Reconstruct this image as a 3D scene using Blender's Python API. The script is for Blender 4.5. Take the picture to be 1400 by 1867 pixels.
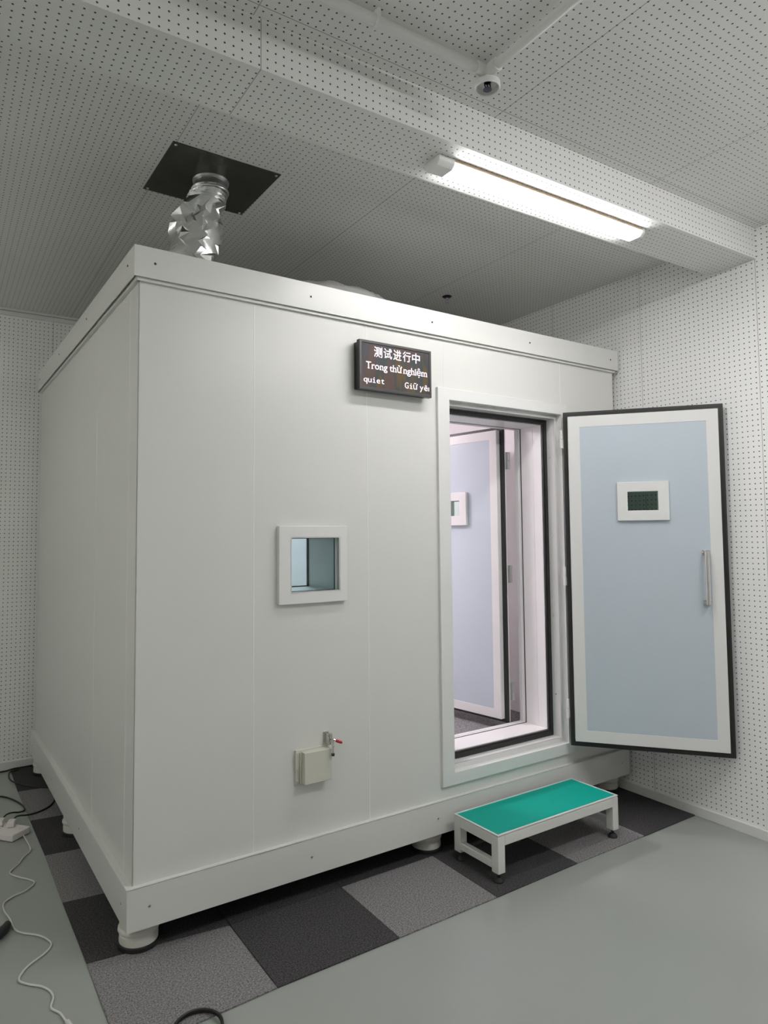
import bpy, bmesh, math, random
from mathutils import Vector, Matrix, noise
for o in list(bpy.data.objects): bpy.data.objects.remove(o)
S = bpy.context.scene
COL = S.collection

# ------------------------------------------------------------------ camera
cam_d = bpy.data.cameras.new('camera'); cam = bpy.data.objects.new('camera', cam_d); COL.objects.link(cam)
cam_d.sensor_fit = 'VERTICAL'; cam_d.sensor_height = 24; cam_d.lens = 24*1240.95/1867
cam_d.shift_x = 35.5/1867; cam_d.shift_y = -30.52/1867; cam_d.clip_start = .02
RX, RY, RZ = .0582, .0079, -.559
Rm = Matrix.Rotation(RZ, 3, 'Z') @ Matrix.Rotation(RX, 3, 'X') @ Matrix.Rotation(RY, 3, 'Y')
m = Matrix.Identity(4)
for r in range(3):
    m[r][0] = Rm[r][0]; m[r][1] = Rm[r][2]; m[r][2] = -Rm[r][1]
m.translation = (-.5932, -2.547, 1.5031)
cam.matrix_world = m
S.camera = cam
# ------------------------------------------------------------------ world, exposure, lamp strengths
w = bpy.data.worlds.new('world'); S.world = w; w.use_nodes = True
w.node_tree.nodes['Background'].inputs[0].default_value = (.8, .9, 1, 1)
w.node_tree.nodes['Background'].inputs[1].default_value = .0
S.view_settings.view_transform = 'Standard'; S.view_settings.look = 'None'
S.view_settings.gamma = 1; S.view_settings.use_curve_mapping = False
S.view_settings.exposure = 0.0
MAIN_LAMP = 41.0      # batten on the beam
REAR_LAMP = 76.0      # batten over the open floor, above and behind the camera
SIDE_LAMP = 42.0      # batten along the left side, near the camera
CORNER_LAMP = 26.0    # batten along the left side, far part
BOOTH_LAMP = 150.0    # lamp inside the booth
S.cycles.max_bounces = 12; S.cycles.diffuse_bounces = 6; S.cycles.transparent_max_bounces = 16

# ------------------------------------------------------------------ room numbers
WX, WY, HC = 2.866, 2.503, 3.032
XL, YF = -2.6, -5.2
BEAM = (-.754, -.501, 2.876)
TH = .0226            # booth turned a little against the room
PITCH = .0266

# ------------------------------------------------------------------ materials
def lin(c):
    return tuple(((v/255)/12.92 if v/255 <= .04045 else ((v/255+.055)/1.055)**2.4) for v in c)
def mat(name, col, rough=.5, metal=0, spec=.5, noise_amt=0, noise_scale=20, bump=0, bump_scale=200, coat=0):
    M = bpy.data.materials.new(name); M.use_nodes = True; nt = M.node_tree; b = nt.nodes['Principled BSDF']
    b.inputs['Base Color'].default_value = (*col, 1); b.inputs['Roughness'].default_value = rough
    b.inputs['Metallic'].default_value = metal; b.inputs['Specular IOR Level'].default_value = spec
    b.inputs['Coat Weight'].default_value = coat
    tc = nt.nodes.new('ShaderNodeTexCoord')
    if noise_amt:
        n = nt.nodes.new('ShaderNodeTexNoise'); n.inputs['Scale'].default_value = noise_scale; n.inputs['Detail'].default_value = 3
        nt.links.new(tc.outputs['Object'], n.inputs['Vector'])
        mx = nt.nodes.new('ShaderNodeMix'); mx.data_type = 'RGBA'
        mx.inputs[6].default_value = (*[c*(1-noise_amt) for c in col], 1); mx.inputs[7].default_value = (*[min(1, c*(1+noise_amt)) for c in col], 1)
        nt.links.new(n.outputs['Fac'], mx.inputs[0]); nt.links.new(mx.outputs[2], b.inputs['Base Color'])
    if bump:
        n2 = nt.nodes.new('ShaderNodeTexNoise'); n2.inputs['Scale'].default_value = bump_scale
        nt.links.new(tc.outputs['Object'], n2.inputs['Vector'])
        bp = nt.nodes.new('ShaderNodeBump'); bp.inputs['Strength'].default_value = bump; bp.inputs['Distance'].default_value = .002
        nt.links.new(n2.outputs['Fac'], bp.inputs['Height']); nt.links.new(bp.outputs[0], b.inputs['Normal'])
    return M
def emis(name, col, strength):
    M = bpy.data.materials.new(name); M.use_nodes = True; nt = M.node_tree; nt.nodes.clear()
    e = nt.nodes.new('ShaderNodeEmission'); o = nt.nodes.new('ShaderNodeOutputMaterial')
    e.inputs[0].default_value = (*col, 1); e.inputs[1].default_value = strength; nt.links.new(e.outputs[0], o.inputs[0])
    return M
def perforated(name, col, axes, seams=((), ()), rad=.0031, seam_w=.0016):
    """white acoustic board: round holes on a square grid (in the two given axes) and board joints"""
    M = bpy.data.materials.new(name); M.use_nodes = True; nt = M.node_tree; b = nt.nodes['Principled BSDF']
    b.inputs['Roughness'].default_value = .6
    L = nt.links.new
    def mth(op, a, b_=None, c=None):
        n = nt.nodes.new('ShaderNodeMath'); n.operation = op
        for i, v in enumerate((a, b_, c)):
            if v is None: continue
            if isinstance(v, (int, float)): n.inputs[i].default_value = v
            else: L(v, n.inputs[i])
        return n.outputs[0]
    tc = nt.nodes.new('ShaderNodeTexCoord'); sp = nt.nodes.new('ShaderNodeSeparateXYZ'); L(tc.outputs['Object'], sp.inputs[0])
    A = [sp.outputs['XYZ'.index(a)] for a in axes]
    q = []
    for a in A:
        f = mth('FRACT', mth('DIVIDE', mth('ADD', a, 10.0), PITCH)); q.append(mth('MULTIPLY', mth('SUBTRACT', f, .5), PITCH))
    d = mth('SQRT', mth('ADD', mth('MULTIPLY', q[0], q[0]), mth('MULTIPLY', q[1], q[1])))
    mask = mth('LESS_THAN', d, rad)
    for a, ss in zip(A, seams):
        for s in ss:
            mask = mth('MAXIMUM', mask, mth('MULTIPLY', mth('LESS_THAN', mth('ABSOLUTE', mth('SUBTRACT', a, s)), seam_w), .55))
    n = nt.nodes.new('ShaderNodeTexNoise'); n.inputs['Scale'].default_value = 1.7; L(tc.outputs['Object'], n.inputs['Vector'])
    mx0 = nt.nodes.new('ShaderNodeMix'); mx0.data_type = 'RGBA'; L(n.outputs['Fac'], mx0.inputs[0])
    mx0.inputs[6].default_value = (*[c*.96 for c in col], 1); mx0.inputs[7].default_value = (*[c*1.03 for c in col], 1)
    mx = nt.nodes.new('ShaderNodeMix'); mx.data_type = 'RGBA'; L(mask, mx.inputs[0])
    L(mx0.outputs[2], mx.inputs[6]); mx.inputs[7].default_value = (.055, .055, .052, 1)
    L(mx.outputs[2], b.inputs['Base Color'])
    return M
def carpet(name, c0, c1):
    M = bpy.data.materials.new(name); M.use_nodes = True; nt = M.node_tree; b = nt.nodes['Principled BSDF']
    b.inputs['Roughness'].default_value = .95; b.inputs['Specular IOR Level'].default_value = .1
    tc = nt.nodes.new('ShaderNodeTexCoord'); n = nt.nodes.new('ShaderNodeTexNoise')
    n.inputs['Scale'].default_value = 170; n.inputs['Detail'].default_value = 5; n.inputs['Roughness'].default_value = .75
    nt.links.new(tc.outputs['Object'], n.inputs['Vector'])
    cr = nt.nodes.new('ShaderNodeValToRGB'); cr.color_ramp.elements[0].position = .36; cr.color_ramp.elements[1].position = .64
    cr.color_ramp.elements[0].color = (*c0, 1); cr.color_ramp.elements[1].color = (*c1, 1)
    nt.links.new(n.outputs['Fac'], cr.inputs[0]); nt.links.new(cr.outputs[0], b.inputs['Base Color'])
    bp = nt.nodes.new('ShaderNodeBump'); bp.inputs['Strength'].default_value = .5; bp.inputs['Distance'].default_value = .002
    nt.links.new(n.outputs['Fac'], bp.inputs['Height']); nt.links.new(bp.outputs[0], b.inputs['Normal'])
    return M
def glass(name, tint, refl=.10):
    M = bpy.data.materials.new(name); M.use_nodes = True; nt = M.node_tree; nt.nodes.clear()
    t = nt.nodes.new('ShaderNodeBsdfTransparent'); t.inputs[0].default_value = (*tint, 1)
    g = nt.nodes.new('ShaderNodeBsdfGlossy'); g.inputs[0].default_value = (.9, 1, .97, 1); g.inputs['Roughness'].default_value = .02
    f = nt.nodes.new('ShaderNodeFresnel'); f.inputs[0].default_value = 1.45
    a = nt.nodes.new('ShaderNodeMath'); a.operation = 'MULTIPLY'; a.inputs[1].default_value = refl/.04*.5; nt.links.new(f.outputs[0], a.inputs[0])
    mx = nt.nodes.new('ShaderNodeMixShader'); o = nt.nodes.new('ShaderNodeOutputMaterial')
    nt.links.new(a.outputs[0], mx.inputs[0]); nt.links.new(t.outputs[0], mx.inputs[1]); nt.links.new(g.outputs[0], mx.inputs[2]); nt.links.new(mx.outputs[0], o.inputs[0])
    return M

BOARD = (.77, .77, .755)
M_ceiling = perforated('perforated ceiling board', (.77, .765, .75), 'XY', ((.155-.92, -.475, .155, 1.105, 2.02), (-.80,)))
M_beamside = perforated('perforated beam side', BOARD, 'XZ', ((.18,), ()))
M_beambot = perforated('perforated beam bottom', BOARD, 'XY', ((.18,), ()))
M_wallR = perforated('perforated wall board right', (.90, .90, .895), 'YZ', ((-.08, -.747, -1.414, -2.08, -2.75, .587, 1.254), ()), rad=.0032)
M_wallB = perforated('perforated wall board back', (.90, .90, .88), 'XZ', ((.045, -.62, -1.29), ()), rad=.0032)
M_white = mat('white painted trim', (.74, .74, .725), .45)
M_panel = mat('booth panel enamel', (.69, .69, .665), .33, spec=.45, noise_amt=.015, noise_scale=3)
M_band = mat('booth band sheet metal', (.69, .69, .665), .30, spec=.5)
M_inner = mat('booth inner white panel', (.82, .80, .805), .35)
M_frame = mat('white door frame enamel', (.74, .74, .73), .32)
M_blue = mat('pale blue door panel', (.51, .575, .635), .38, noise_amt=.02, noise_scale=5)
M_gasket = mat('black rubber gasket', (.018, .018, .018), .42)
M_rubber = mat('black rubber', (.015, .015, .015), .6)
M_chrome = mat('brushed steel', (.72, .70, .68), .22, metal=1)
M_steel = mat('zinc steel', (.6, .6, .6), .35, metal=1, bump=.2, bump_scale=60)
M_plate = mat('dark galvanised plate', (.11, .11, .10), .42, metal=.85, noise_amt=.3, noise_scale=9)
M_foil = mat('aluminium foil', (.82, .82, .82), .24, metal=1, bump=.35, bump_scale=28)
M_foot = mat('cream foot enamel', (.66, .655, .60), .35)
M_green = mat('teal green vinyl mat', (.0, .335, .262), .6, spec=.2, noise_amt=.04, noise_scale=300)
M_alu = mat('aluminium edge trim', (.72, .72, .71), .4, metal=.3)
M_stool = mat('white stool enamel', (.70, .70, .67), .35)
M_floor = mat('grey green epoxy floor', (.315, .335, .312), .28, spec=.5, noise_amt=.03, noise_scale=2.2, bump=.05, bump_scale=6)
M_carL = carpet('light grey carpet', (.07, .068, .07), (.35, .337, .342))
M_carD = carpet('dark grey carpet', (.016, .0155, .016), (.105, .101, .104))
M_blackcable = mat('black cable sheath', (.012, .012, .012), .45)
M_whitecable = mat('white cable sheath', (.62, .62, .58), .45)
M_plastic_w = mat('white plastic', (.78, .74, .72), .35)
M_case = mat('black sign case', (.012, .012, .013), .4)
M_bezel = mat('grey brown sign bezel', (.055, .052, .052), .3)
M_screw = mat('screw steel', (.45, .45, .43), .35, metal=1)
M_hole = mat('dark screw recess', (.03, .03, .03), .6)
M_port = mat('cable port cover enamel', (.60, .60, .52), .45)
M_red = mat('red grip', (.45, .012, .02), .35)
M_tan = mat('tan painted edge glow', (.55, .42, .30), .5)  # warm glow beside the lit diffuser, painted into the housing colour
M_sprk = mat('dark bronze sprinkler', (.04, .03, .06), .35, metal=.6)
M_sheet = mat('clouded plastic sheet', (.45, .45, .44), .3)
M_cap = mat('lamp end cap', (.8, .8, .78), .5)
M_glassT = glass('teal tinted glass', (.70, .80, .80), .03)
M_glassC = glass('clear inner glass', (.90, .94, .94), .03)
M_glassD = glass('grey tinted glass', (.80, .88, .85), .03)
M_diff = emis('lit diffuser', (1, .985, .975), MAIN_LAMP)
M_diff2 = emis('lit rear diffuser', (1, .985, .985), REAR_LAMP)
M_diff3 = emis('lit side diffuser', (1, 1, .93), SIDE_LAMP)
M_diff4 = emis('lit corner diffuser', (1, 1, .93), CORNER_LAMP)
M_boothlamp = emis('lit booth lamp', (1, .90, .955), BOOTH_LAMP)
M_letters = emis('lit sign letters', (1, .88, .96), 1.6)
# sign screen: dark matrix with moire colour bands painted into its base colour
M_screen = bpy.data.materials.new('led screen'); M_screen.use_nodes = True
nt = M_screen.node_tree; b = nt.nodes['Principled BSDF']; b.inputs['Roughness'].default_value = .4; b.inputs['Specular IOR Level'].default_value = .25
tc = nt.nodes.new('ShaderNodeTexCoord'); mp = nt.nodes.new('ShaderNodeMapping'); mp.inputs['Scale'].default_value = (14, 1, 3)
n = nt.nodes.new('ShaderNodeTexNoise'); n.inputs['Scale'].default_value = 1; n.inputs['Detail'].default_value = 2
cr = nt.nodes.new('ShaderNodeValToRGB')
for i, (p_, c) in enumerate([(.3, (.11, .065, .035)), (.45, (.085, .055, .055)), (.55, (.04, .055, .062)), (.62, (.10, .07, .03)), (.75, (.10, .05, .032))]):
    e = cr.color_ramp.elements[i] if i < 2 else cr.color_ramp.elements.new(p_)
    e.position = p_; e.color = (*c, 1)
nt.links.new(tc.outputs['Object'], mp.inputs[0]); nt.links.new(mp.outputs[0], n.inputs['Vector']); nt.links.new(n.outputs['Fac'], cr.inputs[0]); nt.links.new(cr.outputs[0], b.inputs['Base Color'])

# ------------------------------------------------------------------ mesh helpers
class MB:
    def __init__(s): s.v = []; s.f = []
    def add(s, vs, fs):
        o = len(s.v); s.v += [tuple(v) for v in vs]; s.f += [tuple(i+o for i in f) for f in fs]; return s
    def box(s, x0, x1, y0, y1, z0, z1, M=None):
        vs = [(x, y, z) for z in (z0, z1) for y in (y0, y1) for x in (x0, x1)]
        if M: vs = [tuple(M @ Vector(v)) for v in vs]
        return s.add(vs, [(0, 2, 3, 1), (4, 5, 7, 6), (0, 1, 5, 4), (2, 6, 7, 3), (0, 4, 6, 2), (1, 3, 7, 5)])
    def ring(s, x0, x1, z0, z1, a0, a1, c0, c1, y0, y1):
        """rectangular frame in the XZ plane: outer x0..x1,z0..z1; inner a0..a1,c0..c1; between y0 and y1"""
        o = [(x0, z0), (x1, z0), (x1, z1), (x0, z1)]; i = [(a0, c0), (a1, c0), (a1, c1), (a0, c1)]
        vs = [(p[0], y, p[1]) for y in (y0, y1) for p in o+i]
        fs = []
        for k in range(4):
            j = (k+1) % 4
            fs += [(k, j, 4+j, 4+k), (8+j, 8+k, 12+k, 12+j), (j, k, 8+k, 8+j), (4+k, 4+j, 12+j, 12+k)]
        return s.add(vs, fs)
    def lathe(s, prof, cx, cy, n=40, z=0, M=None):
        vs = []; fs = []
        for r, h in prof:
            for k in range(n):
                a = 2*math.pi*k/n; v = Vector((cx+r*math.cos(a), cy+r*math.sin(a), z+h))
                vs.append(tuple(M @ v) if M else tuple(v))
        for i in range(len(prof)-1):
            for k in range(n):
                j = (k+1) % n; fs.append((i*n+k, i*n+j, (i+1)*n+j, (i+1)*n+k))
        fs.append(tuple(range(n))[::-1]); fs.append(tuple((len(prof)-1)*n+k for k in range(n)))
        return s.add(vs, fs)
    def cyl(s, p, q, r, n=20, r2=None):
        p = Vector(p); q = Vector(q); d = (q-p).normalized(); u = d.orthogonal().normalized(); w_ = d.cross(u); r2 = r if r2 is None else r2
        vs = [p+(u*math.cos(2*math.pi*k/n)+w_*math.sin(2*math.pi*k/n))*r for k in range(n)]+[q+(u*math.cos(2*math.pi*k/n)+w_*math.sin(2*math.pi*k/n))*r2 for k in range(n)]
        fs = [(k, (k+1) % n, n+(k+1) % n, n+k) for k in range(n)]+[tuple(range(n))[::-1], tuple(range(n, 2*n))]
        return s.add([tuple(v) for v in vs], fs)
    def tube(s, pts, r, n=10, smooth=4, closed=False):
        P = [Vector(p) for p in pts]
        if smooth:
            Q = []; N = len(P)
            rng = range(N) if closed else range(N-1)
            for i in rng:
                p0 = P[(i-1) % N] if closed or i > 0 else P[i]; p1 = P[i]; p2 = P[(i+1) % N]; p3 = P[(i+2) % N] if closed or i+2 < N else P[i+1]
                for k in range(smooth):
                    t = k/smooth
                    Q.append(.5*((2*p1)+(-p0+p2)*t+(2*p0-5*p1+4*p2-p3)*t*t+(-p0+3*p1-3*p2+p3)*t**3))
            if not closed: Q.append(P[-1])
            P = Q
        vs = []; N = len(P); up = Vector((0, 0, 1))
        for i, p in enumerate(P):
            d = (P[(i+1) % N]-P[i-1]) if closed else (P[min(i+1, N-1)]-P[max(i-1, 0)])
            d.normalize(); u = d.cross(up)
            if u.length < 1e-3: u = d.cross(Vector((1, 0, 0)))
            u.normalize(); w_ = u.cross(d)
            rr = r(i/(N-1)) if callable(r) else r
            for k in range(n):
                a = 2*math.pi*k/n; vs.append(tuple(p+(u*math.cos(a)+w_*math.sin(a))*rr))
        fs = []
        for i in range(N if closed else N-1):
            i2 = (i+1) % N
            for k in range(n):
                j = (k+1) % n; fs.append((i*n+k, i*n+j, i2*n+j, i2*n+k))
        if not closed: fs += [tuple(range(n))[::-1], tuple((N-1)*n+k for k in range(n))]
        return s.add(vs, fs)
    def build(s, name, material, parent=None, bevel=0, smooth=True, seg=2):
        me = bpy.data.meshes.new(name); me.from_pydata(s.v, [], s.f); me.update()
        bm = bmesh.new(); bm.from_mesh(me); bmesh.ops.recalc_face_normals(bm, faces=bm.faces); bm.to_mesh(me); bm.free()
        me.materials.append(material)
        if smooth:
            for p in me.polygons: p.use_smooth = True
            me.set_sharp_from_angle(angle=math.radians(32))
        o = bpy.data.objects.new(name, me); COL.objects.link(o)
        if parent: o.parent = parent
        if bevel:
            md = o.modifiers.new('bevel', 'BEVEL'); md.width = bevel; md.segments = seg; md.limit_method = 'ANGLE'; md.angle_limit = math.radians(40)
            md.harden_normals = True
        return o
def tag(o, label=None, cat=None, group=None, kind=None):
    if label: o['label'] = label
    if cat: o['category'] = cat
    if group: o['group'] = group
    if kind: o['kind'] = kind
    return o
def empty(name, loc=(0, 0, 0), rz=0, parent=None):
    o = bpy.data.objects.new(name, None); COL.objects.link(o); o.location = loc; o.rotation_euler = (0, 0, rz); o.empty_display_size = .1
    if parent: o.parent = parent
    return o
def struct(name, mb, m_, bevel=0, parent=None):
    o = mb.build(name, m_, parent, bevel)
    if not parent: o['kind'] = 'structure'
    return o

# ------------------------------------------------------------------ the room
struct('floor', MB().box(XL, WX, YF, WY, -.1, 0), M_floor)
struct('ceiling', MB().box(XL, WX, YF, WY, HC, HC+.1), M_ceiling)
struct('wall_right', MB().box(WX, WX+.1, YF, WY, 0, HC), M_wallR)
struct('wall_back', MB().box(XL, WX, WY, WY+.1, 0, HC), M_wallB)
struct('wall_left', MB().box(XL-.1, XL, YF, WY, 0, HC), M_wallR)
struct('wall_front', MB().box(XL, WX, YF-.1, YF, 0, HC), M_wallB)
struct('baseboard_right', MB().box(WX-.012, WX, YF, WY-.012, 0, .05), M_white, .002)
struct('baseboard_back', MB().box(XL, WX, WY-.012, WY, 0, .056), M_white, .002)
# cornice of two strips with a dark shadow groove between them
struct('trim_1', MB().box(XL, WX, WY-.02, WY, HC-.014, HC), M_white, .002)
struct('trim_2', MB().box(XL, WX, WY-.014, WY, HC-.046, HC-.02), M_white, .002)
bm_ = MB(); y0, y1, zb = BEAM; bm_.box(XL, WX, y0, y1, zb, HC)
beam = bm_.build('ceiling_beam', M_beamside, smooth=False); beam['kind'] = 'structure'
beam.data.materials.append(M_beambot)
for p in beam.data.polygons:
    if abs(p.normal.z) > .5: p.material_index = 1

# ------------------------------------------------------------------ carpet tiles round the booth
def tile(pts, light, label, k):
    z = .006; c = Vector((sum(p[0] for p in pts)/4, sum(p[1] for p in pts)/4, 0))
    vs = [(p[0]-c.x, p[1]-c.y, 0) for p in pts]+[(p[0]-c.x, p[1]-c.y, z) for p in pts]
    mb = MB().add(vs, [(3, 2, 1, 0), (4, 5, 6, 7), (0, 1, 5, 4), (1, 2, 6, 5), (2, 3, 7, 6), (3, 0, 4, 7)])
    o = mb.build('carpet_tile', M_carL if light else M_carD, bevel=.0015); o.location = c
    return tag(o, label, 'carpet tile', 'carpet tiles laid around and under the booth')
g = .0008
def quad(x0, x1, y0, y1, sk=0): return [(x0+g, y0+g), (x1-g, y0+g+sk), (x1-g, y1-g+sk), (x0+g, y1-g)]
fx = [-.118, .398, .899, 1.399, 1.908, 2.408, 2.85]
fy = [-.403, -.392, -.382, -.367, -.349, -.338, -.327]
by = [.026, .039, .051, .065, .08, .092, .10]
names = ["large light grey carpet tile in the near left corner, at the box's front left foot",
         "dark carpet tile in the front row, first dark one right of the near corner",
         "light grey carpet tile between the two dark ones left of the green step",
         "dark carpet tile under the near left leg of the green step",
         "light grey carpet tile under the right front leg of the green step",
         "dark carpet tile in the front row ending at the right wall baseboard"]
for i in range(6):
    if i == 0: pts = [(-.110+g, -.425), (fx[1]-g, fy[1]), (.391-g, by[1]-g), (-.115+g, .084-g)]
    else: pts = [(fx[i]+g, fy[i]), (fx[i+1]-g, fy[i+1]), (fx[i+1]-g, by[i+1]-g), (fx[i]+g, by[i]-g)]
    tile(pts, i % 2 == 0, names[i], i)
rows = [(.086, .565), (.565, 1.059), (1.059, 1.536), (1.536, 2.032), (2.032, 2.485)]
lab2 = ["dark carpet tile left of the box, directly behind the near corner tile",
        "mid grey carpet tile left of the box, between its front and middle left feet",
        "dark carpet tile under the box's middle left foot",
        "grey carpet tile left of the box with a black cable curving over it",
        "dark carpet tile in the far left corner against the back wall"]
lx = [-.115, -.125, -.131, -.144, -.159, -.162]
for k, (a, b_) in enumerate(rows):
    pts = [(lx[k]+g, a+g), (.3965, a-.045+g), (.3965, b_-.045-g), (lx[k+1]+g, b_-g)]
    tile(pts, k % 2 == 1, lab2[k], k)
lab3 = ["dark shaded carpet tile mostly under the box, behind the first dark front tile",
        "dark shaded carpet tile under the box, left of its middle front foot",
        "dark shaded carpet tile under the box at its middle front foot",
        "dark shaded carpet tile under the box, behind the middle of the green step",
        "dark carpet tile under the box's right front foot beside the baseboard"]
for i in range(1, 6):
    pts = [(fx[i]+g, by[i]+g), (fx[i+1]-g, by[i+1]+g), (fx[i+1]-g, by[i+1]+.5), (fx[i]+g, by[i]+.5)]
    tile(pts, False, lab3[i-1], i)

# ------------------------------------------------------------------ the booth (local frame, origin at the near lower corner of the skirt)
Lx, Dy = 2.843, 2.42
Z0, Z1, Z2, Z3 = .108, .2555, 2.4733, 2.592
PW = .024             # panels sit this far behind the bands
booth = tag(empty('soundproof_booth', (0, 0, 0), TH), 'large grey white soundproof test box on round feet with its door standing open', 'booth')
t = .004
# bands
MB().box(0, Lx, 0, t, Z0, Z1).box(0, Lx, 0, .035, Z1-t, Z1).build('skirt_band', M_band, booth, .0012)
MB().box(0, t, t, Dy, Z0, Z1-t).box(0, .035, .035, Dy, Z1-t, Z1).build('skirt_band', M_band, booth, .0012)
MB().box(Lx-t, Lx, t, Dy, Z0, Z1-t).box(Lx-.035, Lx, .035, Dy, Z1-t, Z1).build('skirt_band', M_band, booth, .0012)
MB().box(t, Lx-t, Dy-t, Dy, Z0, Z1).build('skirt_band', M_band, booth)
MB().box(0, Lx, 0, t, Z2, Z3).box(0, Lx, t, .03, Z3-t, Z3).build('top_band', M_band, booth, .0012)
MB().box(0, t, t, Dy, Z2, Z3).box(t, .03, .03, Dy, Z3-t, Z3).build('top_band', M_band, booth, .0012)
MB().box(Lx-t, Lx, t, Dy, Z2, Z3).box(Lx-.03, Lx-t, .03, Dy, Z3-t, Z3).build('top_band', M_band, booth, .0012)
MB().box(t, Lx-t, Dy-t, Dy, Z2, Z3).build('top_band', M_band, booth)
# small angle strip under the top band
MB().box(.014, Lx-.014, .011, PW+.002, Z2-.012, Z2+.01).box(.011, PW+.002, .014, Dy-.014, Z2-.012, Z2+.01).build('corner_strip', M_band, booth, .001)
# wall panels (front with openings)
PT = .004
M_joint = mat('pale seam strip', (.88, .88, .85), .3)  # paler than the panels, for narrow strips along their seams
def fpanel(x0, x1, hole=None):
    mb = MB()
    if hole: mb.ring(x0, x1, Z1-.02, Z2+.05, *hole, PW, PW+PT)
    else: mb.box(x0, x1, PW, PW+PT, Z1-.02, Z2+.05)
    return mb.build('wall_panel', M_panel, booth, .0008)
WIN = (.653, .882, 1.267, 1.492)
fpanel(PW, .4915); fpanel(.4915, 1.046, WIN)
DO = (1.50, 2.349, .34, 2.19)      # cut-out behind the door frame
mb = MB().box(1.046, DO[0], PW, PW+PT, Z1-.02, Z2+.05); mb.build('wall_panel', M_panel, booth, .0008)
MB().box(DO[0], 2.349, PW, PW+PT, DO[3], Z2+.05).build('wall_panel', M_panel, booth)
MB().box(DO[0], 2.349, PW, PW+PT, Z1-.02, DO[2]).build('wall_panel', M_panel, booth)
fpanel(2.349, Lx-PW)
ys = [PW, .145, .705, 1.265, 1.80, Dy-PW]
for a, b_ in zip(ys[:-1], ys[1:]):
    MB().box(PW, PW+PT, a, b_, Z1-.02, Z2+.05).build('wall_panel', M_panel, booth, .0008)
    MB().box(Lx-PW-PT, Lx-PW, a, b_, Z1-.02, Z2+.05).build('wall_panel', M_panel, booth, .0008)
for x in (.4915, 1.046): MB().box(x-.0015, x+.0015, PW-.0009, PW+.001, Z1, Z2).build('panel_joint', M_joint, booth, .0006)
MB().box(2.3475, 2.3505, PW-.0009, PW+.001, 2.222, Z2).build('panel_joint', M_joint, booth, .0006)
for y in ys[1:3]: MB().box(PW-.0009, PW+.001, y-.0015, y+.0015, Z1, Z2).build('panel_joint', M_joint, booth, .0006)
MB().box(PW+PT, Lx-PW-PT, Dy-PW-PT, Dy-PW, Z1-.02, Z2+.05).build('wall_panel', M_panel, booth)
MB().box(PW, Lx-PW, PW, Dy-PW, Z3-.06, Z3-.035).build('roof', M_panel, booth)
MB().box(.04, Lx-.04, .04, Dy-.04, Z0+.012, Z0+.06).build('base_frame', M_rubber, booth)
# inner lining
IX0, IX1, IY0, IY1, IZ0, IZ1 = .30, 2.54, .30, 2.13, .385, 2.40
OPX0, OPX1, OPZ0, OPZ1 = 1.584, 2.28, .430, 2.112
MB().box(IX0-.04, IX1+.04, IY0-.04, IY1+.04, IZ0-.05, IZ0).build('inner_floor', M_carL, booth)
MB().box(IX0-.04, IX1+.04, IY0-.04, IY1+.04, IZ1, IZ1+.03).build('inner_ceiling', M_inner, booth)
MB().box(IX0-.04, IX0, IY0-.04, IY1+.04, IZ0, IZ1).build('inner_wall', M_inner, booth)
MB().box(IX1, IX1+.04, IY0-.04, IY1+.04, IZ0, IZ1).build('inner_wall', M_inner, booth)
MB().box(IX0, IX1, IY1, IY1+.04, IZ0, IZ1).build('inner_wall', M_inner, booth)
MB().ring(IX0, 1.2, IZ0, IZ1, *WIN, IY0-.03, IY0).build('inner_wall', M_inner, booth)
MB().ring(1.2, IX1, IZ0, IZ1, OPX0, OPX1, OPZ0, OPZ1, IY0-.03, IY0).build('inner_wall', M_inner, booth)
# door frame, stepped into the wall
F0, F1, G0, G1 = 1.452, 2.385, .310, 2.222
A0, A1, C0, C1 = 1.526, 2.338, .368, 2.164
B0, B1, E0, E1 = 1.546, 2.318, .392, 2.143
MB().ring(F0, F1, G0, G1, A0, A1, C0, C1, .009, PW+.004).build('door_frame', M_frame, booth, .0022)
MB().ring(A0-.01, A1+.01, C0-.01, C1+.01, A0, A1, C0, C1, PW, .050).ring(A0-.01, A1+.01, C0-.01, C1+.01, B0, B1, E0, E1, .044, .052).ring(B0-.01, B1+.01, E0-.01, E1+.01, B0, B1, E0, E1, .046, .115).build('frame_rebate', M_frame, booth, .0012)
MB().ring(B0-.001, B1+.001, E0-.001, E1+.001, OPX0-.004, OPX1+.004, OPZ0-.004, OPZ1+.004, .100, .112).ring(OPX0-.020, OPX1+.020, OPZ0-.018, OPZ1+.018, OPX0-.012, OPX1+.012, OPZ0-.010, OPZ1+.010, .095, .103).build('door_seal', M_gasket, booth, .002)
MB().ring(OPX0-.02, OPX1+.02, OPZ0-.02, OPZ1+.02, OPX0, OPX1, OPZ0, OPZ1, .112, .27).build('door_reveal', M_inner, booth, .001)
# joint lines of the reveal cladding and the inner frame
MB().ring(OPX0-.001, OPX1+.001, OPZ0-.001, OPZ1+.001, OPX0+.0015, OPX1-.0015, OPZ0+.0015, OPZ1-.0015, .262, .268).build('reveal_joint', M_hole, booth)
MB().box(OPX1-.002, OPX1+.002, .171, .174, OPZ0, OPZ1).build('reveal_joint', M_inner, booth)
MB().ring(OPX0-.002, OPX1+.002, OPZ0-.002, OPZ1+.002, OPX0+.004, OPX1-.004, OPZ0+.002, OPZ1-.002, .285, .31).build('inner_frame', M_frame, booth, .001)
for z in (.62, 1.05, 1.49, 1.93):
    MB().cyl((B1+.0008, .075, z), (B1-.003, .075, z), .004, 12).build('screw', M_chrome, booth)
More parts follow.
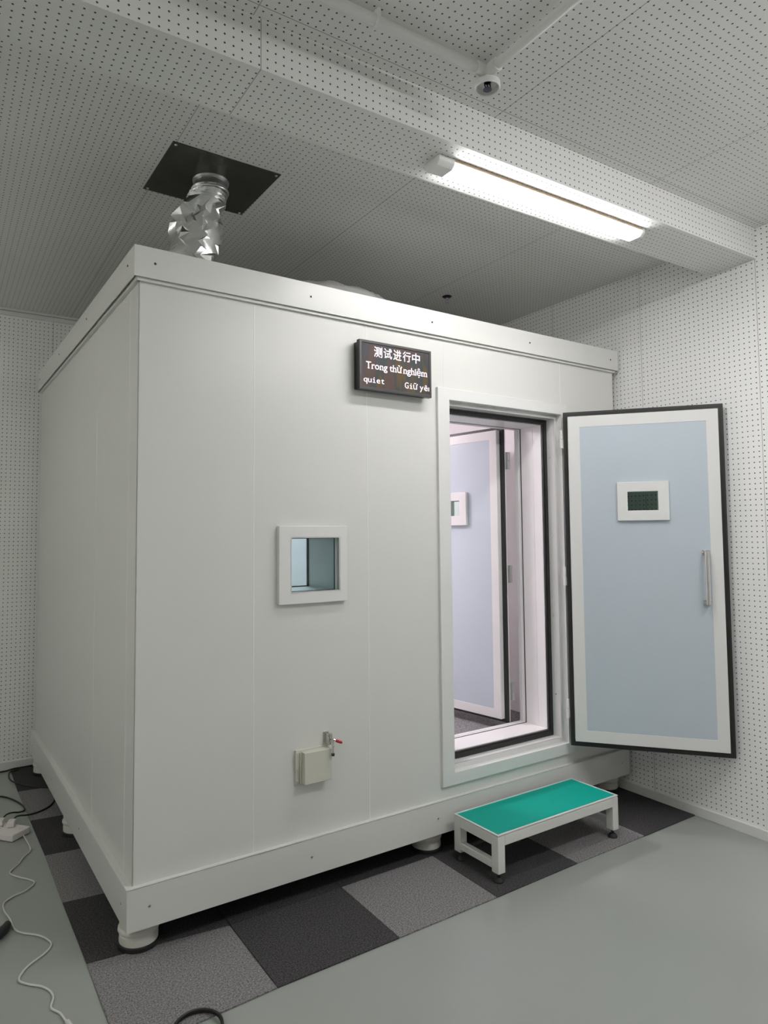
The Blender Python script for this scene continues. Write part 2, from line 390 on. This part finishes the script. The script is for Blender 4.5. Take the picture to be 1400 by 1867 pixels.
# small window in the front
wf = MB().ring(.595, .924, 1.2185, 1.5425, *WIN, .003, PW+.002).build('window_frame', M_frame, booth, .002)
MB().ring(WIN[0]-.006, WIN[1]+.006, WIN[2]-.006, WIN[3]+.006, *WIN, .003, .30).build('window_reveal', M_frame, wf, .0006)
MB().box(WIN[0]-.004, WIN[1]+.004, .034, .040, WIN[2]-.004, WIN[3]+.004).build('window_pane', M_glassT, wf, smooth=False)
MB().box(WIN[0]-.004, WIN[1]+.004, .288, .292, WIN[2]-.004, WIN[3]+.004).build('window_pane', M_glassC, wf, smooth=False)
MB().ring(WIN[0]-.001, WIN[1]+.001, WIN[2]-.001, WIN[3]+.001, WIN[0]+.005, WIN[1]-.005, WIN[2]+.004, WIN[3]-.004, .278, .288).build('pane_seal', M_gasket, wf)
MB().ring(WIN[0]-.001, WIN[1]+.001, WIN[2]-.001, WIN[3]+.001, WIN[0]+.002, WIN[1]-.002, WIN[2]+.002, WIN[3]-.002, .040, .044).build('pane_seal', M_gasket, wf)
# screws of the bands
def screw(p, d, hollow=False):
    p = Vector(p); d = Vector(d)
    return MB().cyl(p-d*.001, p+d*.0022, .0055, 14, .0035).build('screw', M_hole if hollow else M_screw, booth)
for x in (.08, .742, 1.411, 2.091, 2.77): screw((x, 0, .183), (0, -1, 0))
for x in (.077, .746, 1.416, 2.091, 2.774): screw((x, 0, 2.532), (0, -1, 0), True)
for y in (.08, .842, 1.60, 2.33): screw((0, y, .18), (-1, 0, 0))
for y in (.096, .853, 1.6, 2.33): screw((0, y, 2.54), (-1, 0, 0), True)
# round feet
foot_prof = [(.066, .020), (.0695, .024), (.0700, .036), (.0690, .050), (.0655, .054), (.0655, .057), (.0720, .060), (.0745, .066), (.0735, .074), (.0690, .080), (.0685, .120)]
rub_prof = [(.066, .0062), (.0745, .0064), (.0755, .012), (.0745, .021), (.070, .0235), (.060, .0235)]
feet = [(.074, .1135), (1.426, .1135), (2.765, .1135), (.074, 1.2535), (.074, 2.30), (2.765, 2.30), (1.426, 2.30), (2.765, 1.2535)]
for k, (x, y) in enumerate(feet):
    if k == 0:
        f0 = MB().lathe(foot_prof, 0, 0, 56).build('foot', M_foot, booth); f0.location = (x, y, 0)
        r0 = MB().lathe(rub_prof, 0, 0, 56).build('rubber_ring', M_rubber, f0)
    else:
        f = f0.copy(); COL.objects.link(f); f.parent = booth; f.location = (x, y, 0)
        r = r0.copy(); COL.objects.link(r); r.parent = f
# cable port cover
port = MB().box(.698, .829, -.022, .013, .484, .613).build('cable_port_cover', M_port, booth, .003)
MB().box(.676, .826, .0128, PW+.001, .478, .618).build('mounting_plate', M_port, port, .001)
MB().box(.673, .692, .0095, .0128, .535, .61).cyl((.695, .006, .486), (.695, .006, .61), .0042, 12).cyl((.682, .0095, .543), (.682, .006, .543), .004, 10).cyl((.682, .0095, .598), (.682, .006, .598), .004, 10).cyl((.682, .0128, .496), (.682, .008, .496), .005, 10).build('hinge', M_port, port, .0005)
cl = MB().box(.800, .826, PW-.004, PW, .612, .672).box(.808, .812, -.012, PW-.004, .622, .668).box(.818, .822, -.012, PW-.004, .622, .668)
cl.cyl((.804, -.004, .660), (.826, -.004, .660), .004, 12).cyl((.804, -.006, .634), (.826, -.006, .634), .004, 12).box(.812, .818, -.036, .0, .636, .646).box(.811, .819, -.022, -.002, .650, .672)
cl.cyl((.815, -.034, .655), (.815, -.034, .592), .0035, 12).cyl((.815, -.034, .626), (.815, -.034, .618), .007, 6).cyl((.822, -.012, .646), (.840, -.022, .639), .003, 10)
clamp = cl.build('toggle_clamp', M_chrome, booth, .0004); clamp.location.x = .010
MB().cyl((.815, -.034, .594), (.815, -.034, .584), .0065, 14).build('clamp_pad', M_rubber, clamp)
MB().tube([(.836, -.020, .640), (.843, -.024, .637), (.853, -.029, .633), (.861, -.033, .629)], lambda s_: .0062-.001*abs(2*s_-1)**4*3, 14, 3).build('red_grip', M_red, clamp)

# ---- outer door, swung open (local: x along the leaf, -y towards the viewer)
HX, HY, HA = 2.319, -.020, -.888
DW, DZ0, DZ1 = .791, .370, 2.166
door = MB().ring(0, DW, DZ0, DZ1, .30, .48, 1.605, 1.732, 0, .022).build('door', M_frame, booth, .0015)
door.location = (HX, HY, 0); door.rotation_euler = (0, 0, HA); door['label'] = 'open outer door with pale blue inset panel'
MB().ring(-.0012, DW+.0012, DZ0-.0012, DZ1+.0012, .021, .764, DZ0+.030, DZ1-.028, -.012, .0235).ring(.004, DW-.004, DZ0+.004, DZ1-.004, .014, .777, DZ0+.018, DZ1-.016, -.013, -.008).build('gasket', M_gasket, door, .002)
MB().ring(.023, .763, .400, 2.138, .084, .7055, .460, 2.077, -.040, 0).build('leaf_core', M_frame, door, .0015)
MB().ring(.084, .7055, .460, 2.077, .30, .48, 1.605, 1.732, -.0385, -.001).build('infill_panel', M_blue, door, .0008)
dwf = MB().ring(.266, .518, 1.567, 1.770, .317, .465, 1.620, 1.719, -.055, -.038).build('window_frame', M_frame, door, .002)
MB().ring(.312, .470, 1.615, 1.724, .317, .465, 1.620, 1.719, -.052, .024).build('window_reveal', M_frame, door)
MB().box(.316, .466, -.030, -.026, 1.619, 1.720).build('window_pane', M_glassD, door, smooth=False)
MB().box(.316, .466, .014, .018, 1.619, 1.720).build('window_pane', M_glassD, door, smooth=False)
hd = MB().box(.664, .700, -.044, -.0385, 1.385, 1.412).box(.664, .700, -.044, -.0385, 1.132, 1.159)
hd.box(.672, .690, -.082, -.042, 1.392, 1.407).box(.672, .690, -.082, -.042, 1.137, 1.152)
hd.cyl((.681, -.082, 1.137), (.681, -.082, 1.407), .0105, 24)
hd.cyl((.668, -.044, 1.399), (.668, -.047, 1.399), .004, 10).cyl((.696, -.044, 1.399), (.696, -.047, 1.399), .004, 10)
hd.build('door_handle', M_chrome, door, .001)
for z in (.56, 1.27, 2.02):
    hb = MB().cyl((-.012, -.002, z-.05), (-.012, -.002, z-.002), .0085, 18).cyl((-.012, -.002, z+.002), (-.012, -.002, z+.05), .0085, 18).box(-.013, .0, -.004, .001, z-.05, z-.002)
    hb.cyl((-.012, -.002, z-.0025), (-.012, -.002, z+.0025), .0065, 12)
    hb.build('hinge', M_frame, door, .0006)
# ---- inner door, opened into the booth (local: x along the leaf, +y is the face seen from outside)
IA = 1.707
idoor = MB().ring(-.020, .70, .428, 2.128, .232, .38, 1.575, 1.742, -.058, -.036).build('inner_door', M_frame, booth, .001)
idoor.location = (2.159, .34, 0); idoor.rotation_euler = (0, 0, IA); idoor['label'] = 'inner door opened into the booth, seen through the doorway'
MB().ring(-.0212, .7012, .4268, 2.1292, .001, .679, .449, 2.107, -.050, -.031).build('gasket', M_gasket, idoor, .0015)
MB().ring(0, .68, .448, 2.108, .052, .628, .498, 2.055, -.036, 0).build('leaf_core', M_frame, idoor, .0015)
MB().ring(.052, .628, .498, 2.055, .272, .40, 1.615, 1.706, -.034, -.0015).build('infill_panel', M_blue, idoor, .0006)
MB().ring(.222, .455, 1.556, 1.757, .274, .403, 1.614, 1.706, -.001, .018).build('window_frame', M_frame, idoor, .002)
MB().ring(.268, .408, 1.609, 1.711, .273, .403, 1.614, 1.706, -.056, .012).build('window_reveal', M_frame, idoor)
MB().box(.272, .404, -.012, -.008, 1.613, 1.707).build('window_pane', M_glassD, idoor, smooth=False)
for z in (.60, 1.27, 1.93):
    MB().cyl((-.030, -.075, z-.05), (-.030, -.075, z-.002), .0085, 16).cyl((-.030, -.075, z+.002), (-.030, -.075, z+.05), .0085, 16).box(-.03, -.012, -.078, -.058, z-.05, z+.05).build('hinge', M_steel, idoor, .0006)

# lamp inside the booth
bl = tag(empty('ceiling_lamp', (0, 0, 0), TH), "round lamp on the ceiling inside the booth", 'lamp')
MB().lathe([(.10, 0), (.16, .004), (.165, .03)], 1.25, 1.5, 40, IZ1-.03).build('lamp_base', M_white, bl)
MB().lathe([(.02, -.02), (.09, -.016), (.135, -.004), (.145, .006)], 1.25, 1.5, 40, IZ1-.034).build('lamp_shade', M_boothlamp, bl)

# ------------------------------------------------------------------ LED sign on the booth front
sign = tag(empty('led_sign', (0, 0, 0), TH), 'black LED message board with lit white writing, mounted above and left of the doorway', 'sign')
SX0, SX1, SZ0, SZ1, SY = .973, 1.381, 2.151, 2.376, -.032
MB().box(SX0+.006, SX1-.006, -.006, PW, SZ0+.006, SZ1-.006).box(SX0, SX1, SY+.006, -.008, SZ0, SZ1).build('case', M_case, sign, .002)
MB().ring(SX0, SX1, SZ0, SZ1, SX0+.013, SX1-.013, SZ0+.013, SZ1-.013, SY, SY+.008).build('bezel', M_bezel, sign, .002)
screen = MB().box(SX0+.012, SX1-.012, SY+.003, SY+.008, SZ0+.012, SZ1-.012).build('screen', M_screen, sign, smooth=False)
def text(s, x0, x1, zb, zt, sub=None, cut=None, bold=0, serif=0):
    """text mesh stretched so its ink box fills x0..x1 and its capitals run zb..zt (zt measured on ref glyph box)"""
    cu = bpy.data.curves.new('lettering', 'FONT'); cu.body = s; cu.size = 1; cu.offset = bold; cu.resolution_u = 3
    ob = bpy.data.objects.new('lettering', cu); COL.objects.link(ob)
    dg = bpy.context.evaluated_depsgraph_get(); dg.update()
    me = bpy.data.meshes.new_from_object(ob.evaluated_get(dg)); bpy.data.objects.remove(ob)
    xs = [v.co.x for v in me.vertices]; ys_ = [v.co.y for v in me.vertices]
    a, b2 = min(xs), max(xs); c = (0.0 if sub is not None else min(ys_)); d = (sub if sub is not None else max(ys_))
    vs = [(x0+(v.co.x-a)/(b2-a)*(x1-x0), SY+.0022, zb+(v.co.y-c)/(d-c)*(zt-zb)) for v in me.vertices]
    fs = [tuple(p.vertices) for p in me.polygons]
    bars = []
    if serif:
        for e in me.edges:
            p, q_ = me.vertices[e.vertices[0]].co, me.vertices[e.vertices[1]].co
            if abs(p.y-q_.y) < .004 and .05 < abs(p.x-q_.x) < .16:
                lo, hi = min(p.x, q_.x), max(p.x, q_.x)
                if abs(p.y) < .03: bars.append((lo-serif, hi+serif, -.012, .045))
                elif .50 < p.y < .60 or .72 < p.y < .80: bars.append((lo-serif, lo+.02, p.y-.05, p.y))
    for (bx0, bx1, by0, by1) in bars:
        n0 = len(vs)
        for (X, Y) in ((bx0, by0), (bx1, by0), (bx1, by1), (bx0, by1)):
            vs.append((x0+(X-a)/(b2-a)*(x1-x0), SY+.0018, zb+(Y-c)/(d-c)*(zt-zb)))
        fs.append((n0, n0+1, n0+2, n0+3))
    bpy.data.meshes.remove(me)
    me = bpy.data.meshes.new('lettering'); me.from_pydata(vs, [], fs)
    bm = bmesh.new(); bm.from_mesh(me)
    if cut: bmesh.ops.bisect_plane(bm, geom=bm.verts[:]+bm.edges[:]+bm.faces[:], plane_co=(cut, 0, 0), plane_no=(1, 0, 0), clear_outer=True)
    r_ = bmesh.ops.extrude_face_region(bm, geom=bm.faces[:])
    bmesh.ops.translate(bm, verts=[v for v in r_['geom'] if isinstance(v, bmesh.types.BMVert)], vec=(0, .0012, 0))
    bmesh.ops.recalc_face_normals(bm, faces=bm.faces); bm.to_mesh(me); bm.free()
    me.materials.append(M_letters)
    o = bpy.data.objects.new('lettering', me); COL.objects.link(o); o.parent = screen
    return o
W_, H_ = SX1-SX0, SZ1-SZ0
def U(u): return SX0+u*W_
def V(v): return SZ1-v*H_
for k, ch in enumerate('测试进行中'):
    a = .195+k*.132
    text(ch, U(a), U(a+.112), V(.315), V(.10), bold=.006)
def serif_word(s, u0, u1, vb, vt):
    return text(s, U(u0), U(u1), V(vb), V(vt), sub=.72, bold=.004, serif=.055)
serif_word('Trong', .088, .375, .565, .42); serif_word('thử', .405, .575, .565, .42); serif_word('nghiệm', .600, .935, .565, .42)
def mono(s, u0, pitch, vb, vt, hs, cut=None):
    for k, ch in enumerate(s):
        if ch == ' ': continue
        wd = {'i': .22, 't': .7, 'G': .85, 'ữ': .98, 'l': .4}.get(ch, .82)*pitch
        c = u0+(k+.5)*pitch
        text(ch, U(c-wd/2), U(c+wd/2), V(vb), V(vt), sub=.72, cut=cut, bold=.0)
        if ch == 'i':   # slab foot and flag of the fixed-width i
            MB().box(U(c-.3*pitch), U(c+.3*pitch), SY+.002, SY+.0034, V(vb), V(vb)+.0026).box(U(c-.3*pitch), U(c), SY+.002, SY+.0034, V(vb)+.0150, V(vb)+.0174).build('lettering', M_letters, screen, smooth=False)
mono('quiet', .05, .0575, .845, .72, None)
mono('Giữ', .610, .063, .865, .735, None)
mono('yên', .825, .063, .865, .735, None, cut=SX1-.014)

# ------------------------------------------------------------------ step stool
st = tag(empty('step_stool', (1.465, -.015, 0), TH), 'low white metal step with a teal green top standing before the doorway', 'step')
SWd, SDp, SH = .815, .287, .208
x0, x1, y0, y1 = 0, SWd, -SDp, 0
q = .042; zt = SH-.006
fr = MB()
fr.box(x0+q, x1-q, y0, y0+.03, zt-.042, zt).box(x0+q, x1-q, y1-.03, y1, zt-.042, zt)
fr.box(x0, x0+.03, y0+q, y1-q, zt-.042, zt).box(x1-.03, x1, y0+q, y1-q, zt-.042, zt)
fr.box(x0, x0+.03, y0+q, y1-q, .062, .092).box(x1-.03, x1, y0+q, y1-q, .062, .092)
fr.build('frame', M_stool, st, .002)
for (a, b_) in ((x0, y0), (x1-q, y0), (x0, y1-q), (x1-q, y1-q)):
    lg = MB().box(a, a+q, b_, b_+q, .046, zt).build('leg', M_stool, st, .003)
    cx_, cy_ = a+q/2, b_+q/2
    MB().cyl((cx_, cy_, .02), (cx_, cy_, .046), .006, 12).cyl((cx_, cy_, .036), (cx_, cy_, .044), .010, 6).lathe([(.021, .0065), (.022, .010), (.018, .020), (.010, .026)], cx_, cy_, 28).build('levelling_foot', M_rubber, lg)
MB().box(x0+.004, x1-.004, y0+.004, y1-.004, zt-.001, SH-.001).build('top_tray', M_stool, st, .002)
MB().ring(0, 1, 0, 1, .1, .9, .1, .9, 0, 1)
em = MB()
def hring(mb_, X0, X1, Y0, Y1, wd, za, zb_):
    mb_.box(X0, X1, Y0, Y0+wd, za, zb_).box(X0, X1, Y1-wd, Y1, za, zb_).box(X0, X0+wd, Y0+wd, Y1-wd, za, zb_).box(X1-wd, X1, Y0+wd, Y1-wd, za, zb_)
hring(em, x0, x1, y0, y1, .010, SH-.002, SH+.002)
em.build('edge_trim', M_alu, st, .0008)
MB().box(x0+.009, x1-.009, y0+.009, y1-.009, SH-.002, SH+.0008).build('top_mat', M_green, st)

# ------------------------------------------------------------------ lamp on the beam
lt = tag(empty('batten_lamp', (0, 0, 0)), 'lit white batten lamp mounted along the underside of the ceiling beam', 'lamp')
LZ = BEAM[2]; yc = -.632; X0, X1 = .905, 2.085
def prof(x_a, x_b, pr):
    mb_ = MB(); n_ = len(pr)
    vs = [(x_a, yc+p[0], LZ+p[1]) for p in pr]+[(x_b, yc+p[0], LZ+p[1]) for p in pr]
    return mb_.add(vs, [(k, (k+1) % n_, n_+(k+1) % n_, n_+k) for k in range(n_)]+[tuple(range(n_))[::-1], tuple(range(n_, 2*n_))])
cap = [(-.046, 0), (-.046, -.020), (-.030, -.036), (.030, -.036), (.046, -.020), (.046, 0)]
prof(X0, X0+.075, cap).build('end_cap', M_cap, lt, .003)
prof(X1-.02, X1, cap).build('end_cap', M_cap, lt, .003)
prof(X0+.075, X1-.02, [(-.045, 0), (-.045, -.012), (.045, -.012), (.045, 0)]).build('housing', M_tan, lt)
prof(X0+.075, X1-.02, [(-.040, -.0122), (-.040, -.020), (-.034, -.030), (-.022, -.035), (.022, -.035), (.034, -.030), (.040, -.020), (.040, -.0122)]).build('diffuser', M_diff, lt)
# the other battens of the room, on the open ceiling outside the photograph
for (X0, X1, Y0, Y1, mt_, lb) in ((1.2, 2.4, -2.20, -2.10, M_diff2, 'batten lamp on the open ceiling above the bare floor, nearest the right wall'),
                                  (-2.0, -1.9, -2.6, -1.2, M_diff3, 'batten lamp on the ceiling along the left wall, nearer the viewer'),
                                  (-2.0, -1.9, .2, 1.4, M_diff4, 'batten lamp on the ceiling along the left wall, nearer the back wall')):
    e = tag(empty('batten_lamp', (X0, Y0, 0)), lb, 'lamp')
    MB().box(0, X1-X0, 0, Y1-Y0, HC-.02, HC).build('housing', M_white, e, .002)
    MB().box(.012, X1-X0-.012, .008, Y1-Y0-.008, HC-.045, HC-.0205).build('diffuser', mt_, e, .004)

# ------------------------------------------------------------------ duct, plate
pl = MB().box(-.231, .231, -.213, .213, HC-.004, HC).build('ceiling_plate', M_plate, bevel=.001)
pl.location = (.367, .218, 0); pl.rotation_euler = (0, 0, .02)
for sx in (-1, 1):
    for sy in (-1, 1): MB().cyl((sx*.215, sy*.197, HC-.004), (sx*.215, sy*.197, HC-.008), .006, 12, .004).build('screw', M_screw, pl)
tag(pl, 'dark square metal plate screwed to the ceiling above the foil duct', 'plate')
duct = tag(empty('foil_duct', (.367, .218, 0)), 'crumpled aluminium foil air duct rising from the roof of the box to the ceiling plate', 'duct')
MB().lathe([(.066, -.045), (.070, -.044), (.072, -.036), (.070, -.028), (.070, -.014), (.076, -.012), (.078, -.004)], 0, 0, 48, HC).build('collar', M_steel, duct)
random.seed(11)
def crumple():
    """foil hose: a gathered neck under the collar, then large creased facets"""
    n_ = 22; vs = []; fs = []
    top, bot = Vector((0, 0, HC-.030)), Vector((-.085, .03, Z3-.0345))
    zs = [0, .03, .05, .08, .10, .13, .15, .18]+[.18+.82*(k/13) for k in range(1, 14)]
    for i, s_ in enumerate(zs):
        c = top.lerp(bot, s_); c.x -= .016*math.sin(math.pi*s_)
        base = .070+.030*min(1, s_*2.2)
        if s_ < .19: base += (.007 if i % 2 else -.004)
        for k in range(n_):
            a = 2*math.pi*(k+(.5 if i % 2 else 0)+random.uniform(-.42, .42)*min(1, s_*4))/n_
            amp = .004 if s_ < .19 else .017
            p = Vector((math.cos(a+s_*2.4)*1.5, math.sin(a+s_*2.4)*1.5, s_*1.6))
            r = base+amp*(random.uniform(-1, .9))*.40+(.0 if s_ < .19 else .018)*(noise.noise(p)*2)
            vs.append((c.x+math.cos(a)*r, c.y+math.sin(a)*r, c.z+(0 if s_ in (0, 1) else random.uniform(-.010, .010)*min(1, s_*3))))
    for i in range(len(zs)-1):
        for k in range(n_):
            j = (k+1) % n_; q_ = (i*n_+k, i*n_+j, (i+1)*n_+j, (i+1)*n_+k)
            if i % 2: fs += [(q_[0], q_[1], q_[3]), (q_[1], q_[2], q_[3])]
            else: fs += [(q_[0], q_[1], q_[2]), (q_[0], q_[2], q_[3])]
    return MB().add(vs, fs)
hose = crumple().build('foil_hose', M_foil, duct, .0025, smooth=True)
MB().tube([(.073*math.cos(a), .073*math.sin(a), HC-.052) for a in [2*math.pi*k/24 for k in range(24)]], .0045, 8, 1, True).build('hose_clamp', M_steel, duct)

# crumpled plastic sheet on the roof
def sheet():
    n_ = 46; vs = []; fs = []
    for i in range(n_):
        for j in range(n_):
            u, v = i/(n_-1)*2-1, j/(n_-1)*2-1
            r = max(0, 1-(abs(u)**2.6+abs(v)**2.2)); h = .222*(r**.32)
            p = Vector((u*2.2, v*2.2, .7))
            h *= 1-.16*abs(noise.noise(p*1.3))*1.6-.05*abs(noise.noise(p*4))
            vs.append((u*.345+.02*noise.noise(p+Vector((3, 3, 3))), v*.20, h))
    for i in range(n_-1):
        for j in range(n_-1): fs.append((i*n_+j, (i+1)*n_+j, (i+1)*n_+j+1, i*n_+j+1))
    return MB().add(vs, fs)
sh = sheet().build('plastic_sheet', M_sheet); sh.location = (1.105, .43, Z3-.034); sh.rotation_euler = (0, 0, TH)
tag(sh, 'crumpled grey plastic sheet lying on the roof of the box', 'plastic sheet')

# ------------------------------------------------------------------ sprinkler pipe and sprinklers
pp = tag(empty('sprinkler_pipe', (0, 0, 0)), 'white painted sprinkler pipe running under the ceiling and turning at a right angle', 'pipe')
JX, JY, PZ = .885, -.957, 3.002
MB().cyl((XL, JY, PZ), (JX-.03, JY, PZ), .0155, 24).build('pipe_run', M_white, pp)
MB().cyl((JX, YF, PZ), (JX, JY-.03, PZ), .0155, 24).build('pipe_run', M_white, pp)
MB().cyl((JX-.05, JY, PZ), (JX-.012, JY, PZ), .021, 24).cyl((JX, JY-.05, PZ), (JX, JY-.012, PZ), .021, 24).lathe([(.004, -.021), (.015, -.016), (.021, 0), (.015, .016), (.004, .021)], JX, JY, 24, PZ).cyl((JX, JY, PZ-.012), (JX, JY, PZ-.034), .018, 24).build('elbow', M_white, pp)
for bx in (.455, -.5): MB().box(bx-.006, bx+.006, JY-.018, JY+.018, PZ-.018, HC).build('pipe_bracket', M_white, pp, .002)
def sprinkler(x, y, zt_, white, label):
    e = tag(empty('sprinkler', (x, y, zt_)), label, 'sprinkler')
    R = .041 if white else .031
    dz = .016 if white else 0
    if white: MB().lathe([(R*.75, -.0), (R, -.006), (R*1.02, -.022), (R*.96, -.026), (R*.88, -.024), (R*.86, -.006), (.012, -.004)], 0, 0, 40).build('escutcheon', M_white, e)
    else: MB().lathe([(R*.9, -.0), (R, -.003), (R*.8, -.008), (.010, -.012)], 0, 0, 32).build('escutcheon', M_sprk, e)
    b_ = MB().cyl((0, 0, -.004), (0, 0, -.020), .009, 14).tube([(.008, 0, -.018), (.013, 0, -.028), (.008, 0, -.038), (0, 0, -.042)], .002, 8).tube([(-.008, 0, -.018), (-.013, 0, -.028), (-.008, 0, -.038), (0, 0, -.042)], .002, 8)
    b_.lathe([(.003, 0), (.014, .0005), (.014, .002), (.003, .003)], 0, 0, 20, -.045).cyl((0, 0, -.02), (0, 0, -.04), .0022, 8)
    h_ = b_.build('sprinkler_head', M_sprk if white else M_steel, e); h_.location.z = dz
    return e
sprinkler(JX, JY-.0, PZ-.030, True, 'sprinkler head in a white cup below the pipe elbow')
sprinkler(2.145, .81, HC, False, 'small dark sprinkler head on the far ceiling above the box roof')

# ------------------------------------------------------------------ cables and the power strip
ps = tag(empty('power_strip', (-.204, 1.343, 0), math.radians(130)), 'white power strip with a long white cord on the floor left of the box', 'power strip')
MB().box(0, .36, -.058, .058, .002, .036).build('body', M_plastic_w, ps, .006, seg=3)
for xx in (.13, .20, .27): MB().box(xx-.006, xx+.006, -.012, -.009, .0361, .0366).box(xx-.006, xx+.006, .009, .012, .0361, .0366).build('socket', M_hole, ps)
MB().box(.02, .035, -.036, -.012, .036, .0375).build('switch', M_plastic_w, ps)
cw = [(-.199, 1.352, .014), (-.191, 1.324, .008), (-.18, 1.188, .006), (-.187, 1.142, .006), (-.219, 1.094, .005), (-.245, 1.034, .005), (-.285, .969, .005), (-.262, .91, .005), (-.213, .841, .005), (-.204, .802, .005), (-.246, .752, .005), (-.288, .735, .005), (-.328, .693, .005), (-.332, .628, .005), (-.317, .546, .005), (-.31, .466, .005), (-.289, .42, .005), (-.239, .369, .005), (-.213, .323, .005), (-.204, .276, .005), (-.23, .233, .005), (-.28, .194, .005), (-.31, .158, .005), (-.325, .114, .005), (-.301, .075, .005), (-.265, .039, .005), (-.244, -.001, .005), (-.239, -.042, .005), (-.252, -.091, .005), (-.231, -.135, .005), (-.222, -.18, .006), (-.215, -.21, .008)]
M4 = ps.matrix_basis.inverted()
def loc_(pts, M): return [tuple(M @ Vector(p)) for p in pts]
bpy.context.view_layer.update(); M4 = ps.matrix_world.inverted()
MB().tube(loc_(cw, M4), .0034, 10, 5).build('cord', M_whitecable, ps)
MB().tube(loc_([(-.219, -.195, .009), (-.212, -.235, .011), (-.206, -.27, .011)], M4), .0085, 12, 2).build('plug', M_whitecable, ps)
def cable(pts, label, plug=None, r=.0042):
    e = tag(empty('power_cable', (pts[0][0], pts[0][1], 0)), label, 'cable')
    P = [(p[0]-pts[0][0], p[1]-pts[0][1], p[2]) for p in pts]
    MB().tube(P, r, 10, 5).build('sheath', M_blackcable, e)
    if plug:
        d = Vector((P[1][0]-P[0][0], P[1][1]-P[0][1], 0)).normalized(); a = math.atan2(d.y, d.x)
        Mx = Matrix.Rotation(a, 4, 'Z')
        MB().box(-.045, .006, -.018, .018, .0365, .064, Mx).build('plug', M_plastic_w, e, .006, seg=3)
    return e
cable([(-.283, 1.500, .051), (-.255, 1.58, .045), (-.222, 1.644, .028), (-.182, 1.674, .012), (-.156, 1.708, .006), (-.154, 1.771, .005), (-.177, 1.867, .005), (-.217, 1.962, .005), (-.254, 2.012, .005), (-.311, 2.066, .005), (-.42, 2.10, .005), (-.6, 2.06, .005)],
      'black cable looping over the bare floor left of the carpet, plugged into the power strip', True)
cable([(-.236, 1.452, .051), (-.215, 1.52, .045), (-.190, 1.578, .028), (-.15, 1.61, .012), (-.091, 1.627, .0108), (-.033, 1.679, .0105), (-.0, 1.751, .0105), (.014, 1.825, .0105), (.02, 1.933, .0105), (.009, 1.982, .0105), (-.046, 2.025, .0108), (-.102, 2.092, .0108), (-.145, 2.163, .0112), (-.174, 2.241, .009), (-.182, 2.335, .006), (-.176, 2.402, .006), (-.165, 2.43, .0085), (-.12, 2.44, .0115)],
      'black cable curving from the power strip across the carpet tiles to the back wall', True)
cable([(-.02, 2.484, .0105), (-.085, 2.481, .0105), (-.143, 2.480, .0105), (-.189, 2.478, .005), (-.26, 2.476, .005), (-.6, 2.474, .005), (-1.2, 2.475, .005)],
      'black cable lying along the back wall baseboard', r=.0048)
# loop of black cable at the near edge of the carpet
cc = tag(empty('cable_coil', (.112, -.440, 0)), 'coil of thick black cable at the near edge of the carpet', 'cable coil')
R = .073
MB().tube([(R*math.cos(a), R*math.sin(a), .0115+.001*math.sin(3*a)) for a in [2*math.pi*k/30 for k in range(30)]], .0052, 10, 2, True).tube([(R*.98*math.cos(a), R*.98*math.sin(a)-.003, .019) for a in [2*math.pi*k/30 for k in range(30)]], .0045, 10, 2, True).build('loops', M_blackcable, cc)
# black plug lying at the left edge
bp_ = tag(empty('black_plug', (-.345, .445, 0)), 'chunky black plug on the floor at the left edge beside the white cord', 'plug')
MB().tube([(-.075, -.045, .02), (-.05, -.038, .022), (-.02, -.02, .022), (.005, .012, .021), (.012, .040, .017), (.011, .052, .013)], lambda s_: .021 if s_ < .35 else .021-.010*(s_-.35)/.65, 16, 4).build('plug_body', M_rubber, bp_)
MB().tube([(-.075, -.045, .02), (-.12, -.05, .008), (-.3, -.02, .005), (-.5, .1, .005)], .0045, 10, 4).build('cord', M_blackcable, bp_)
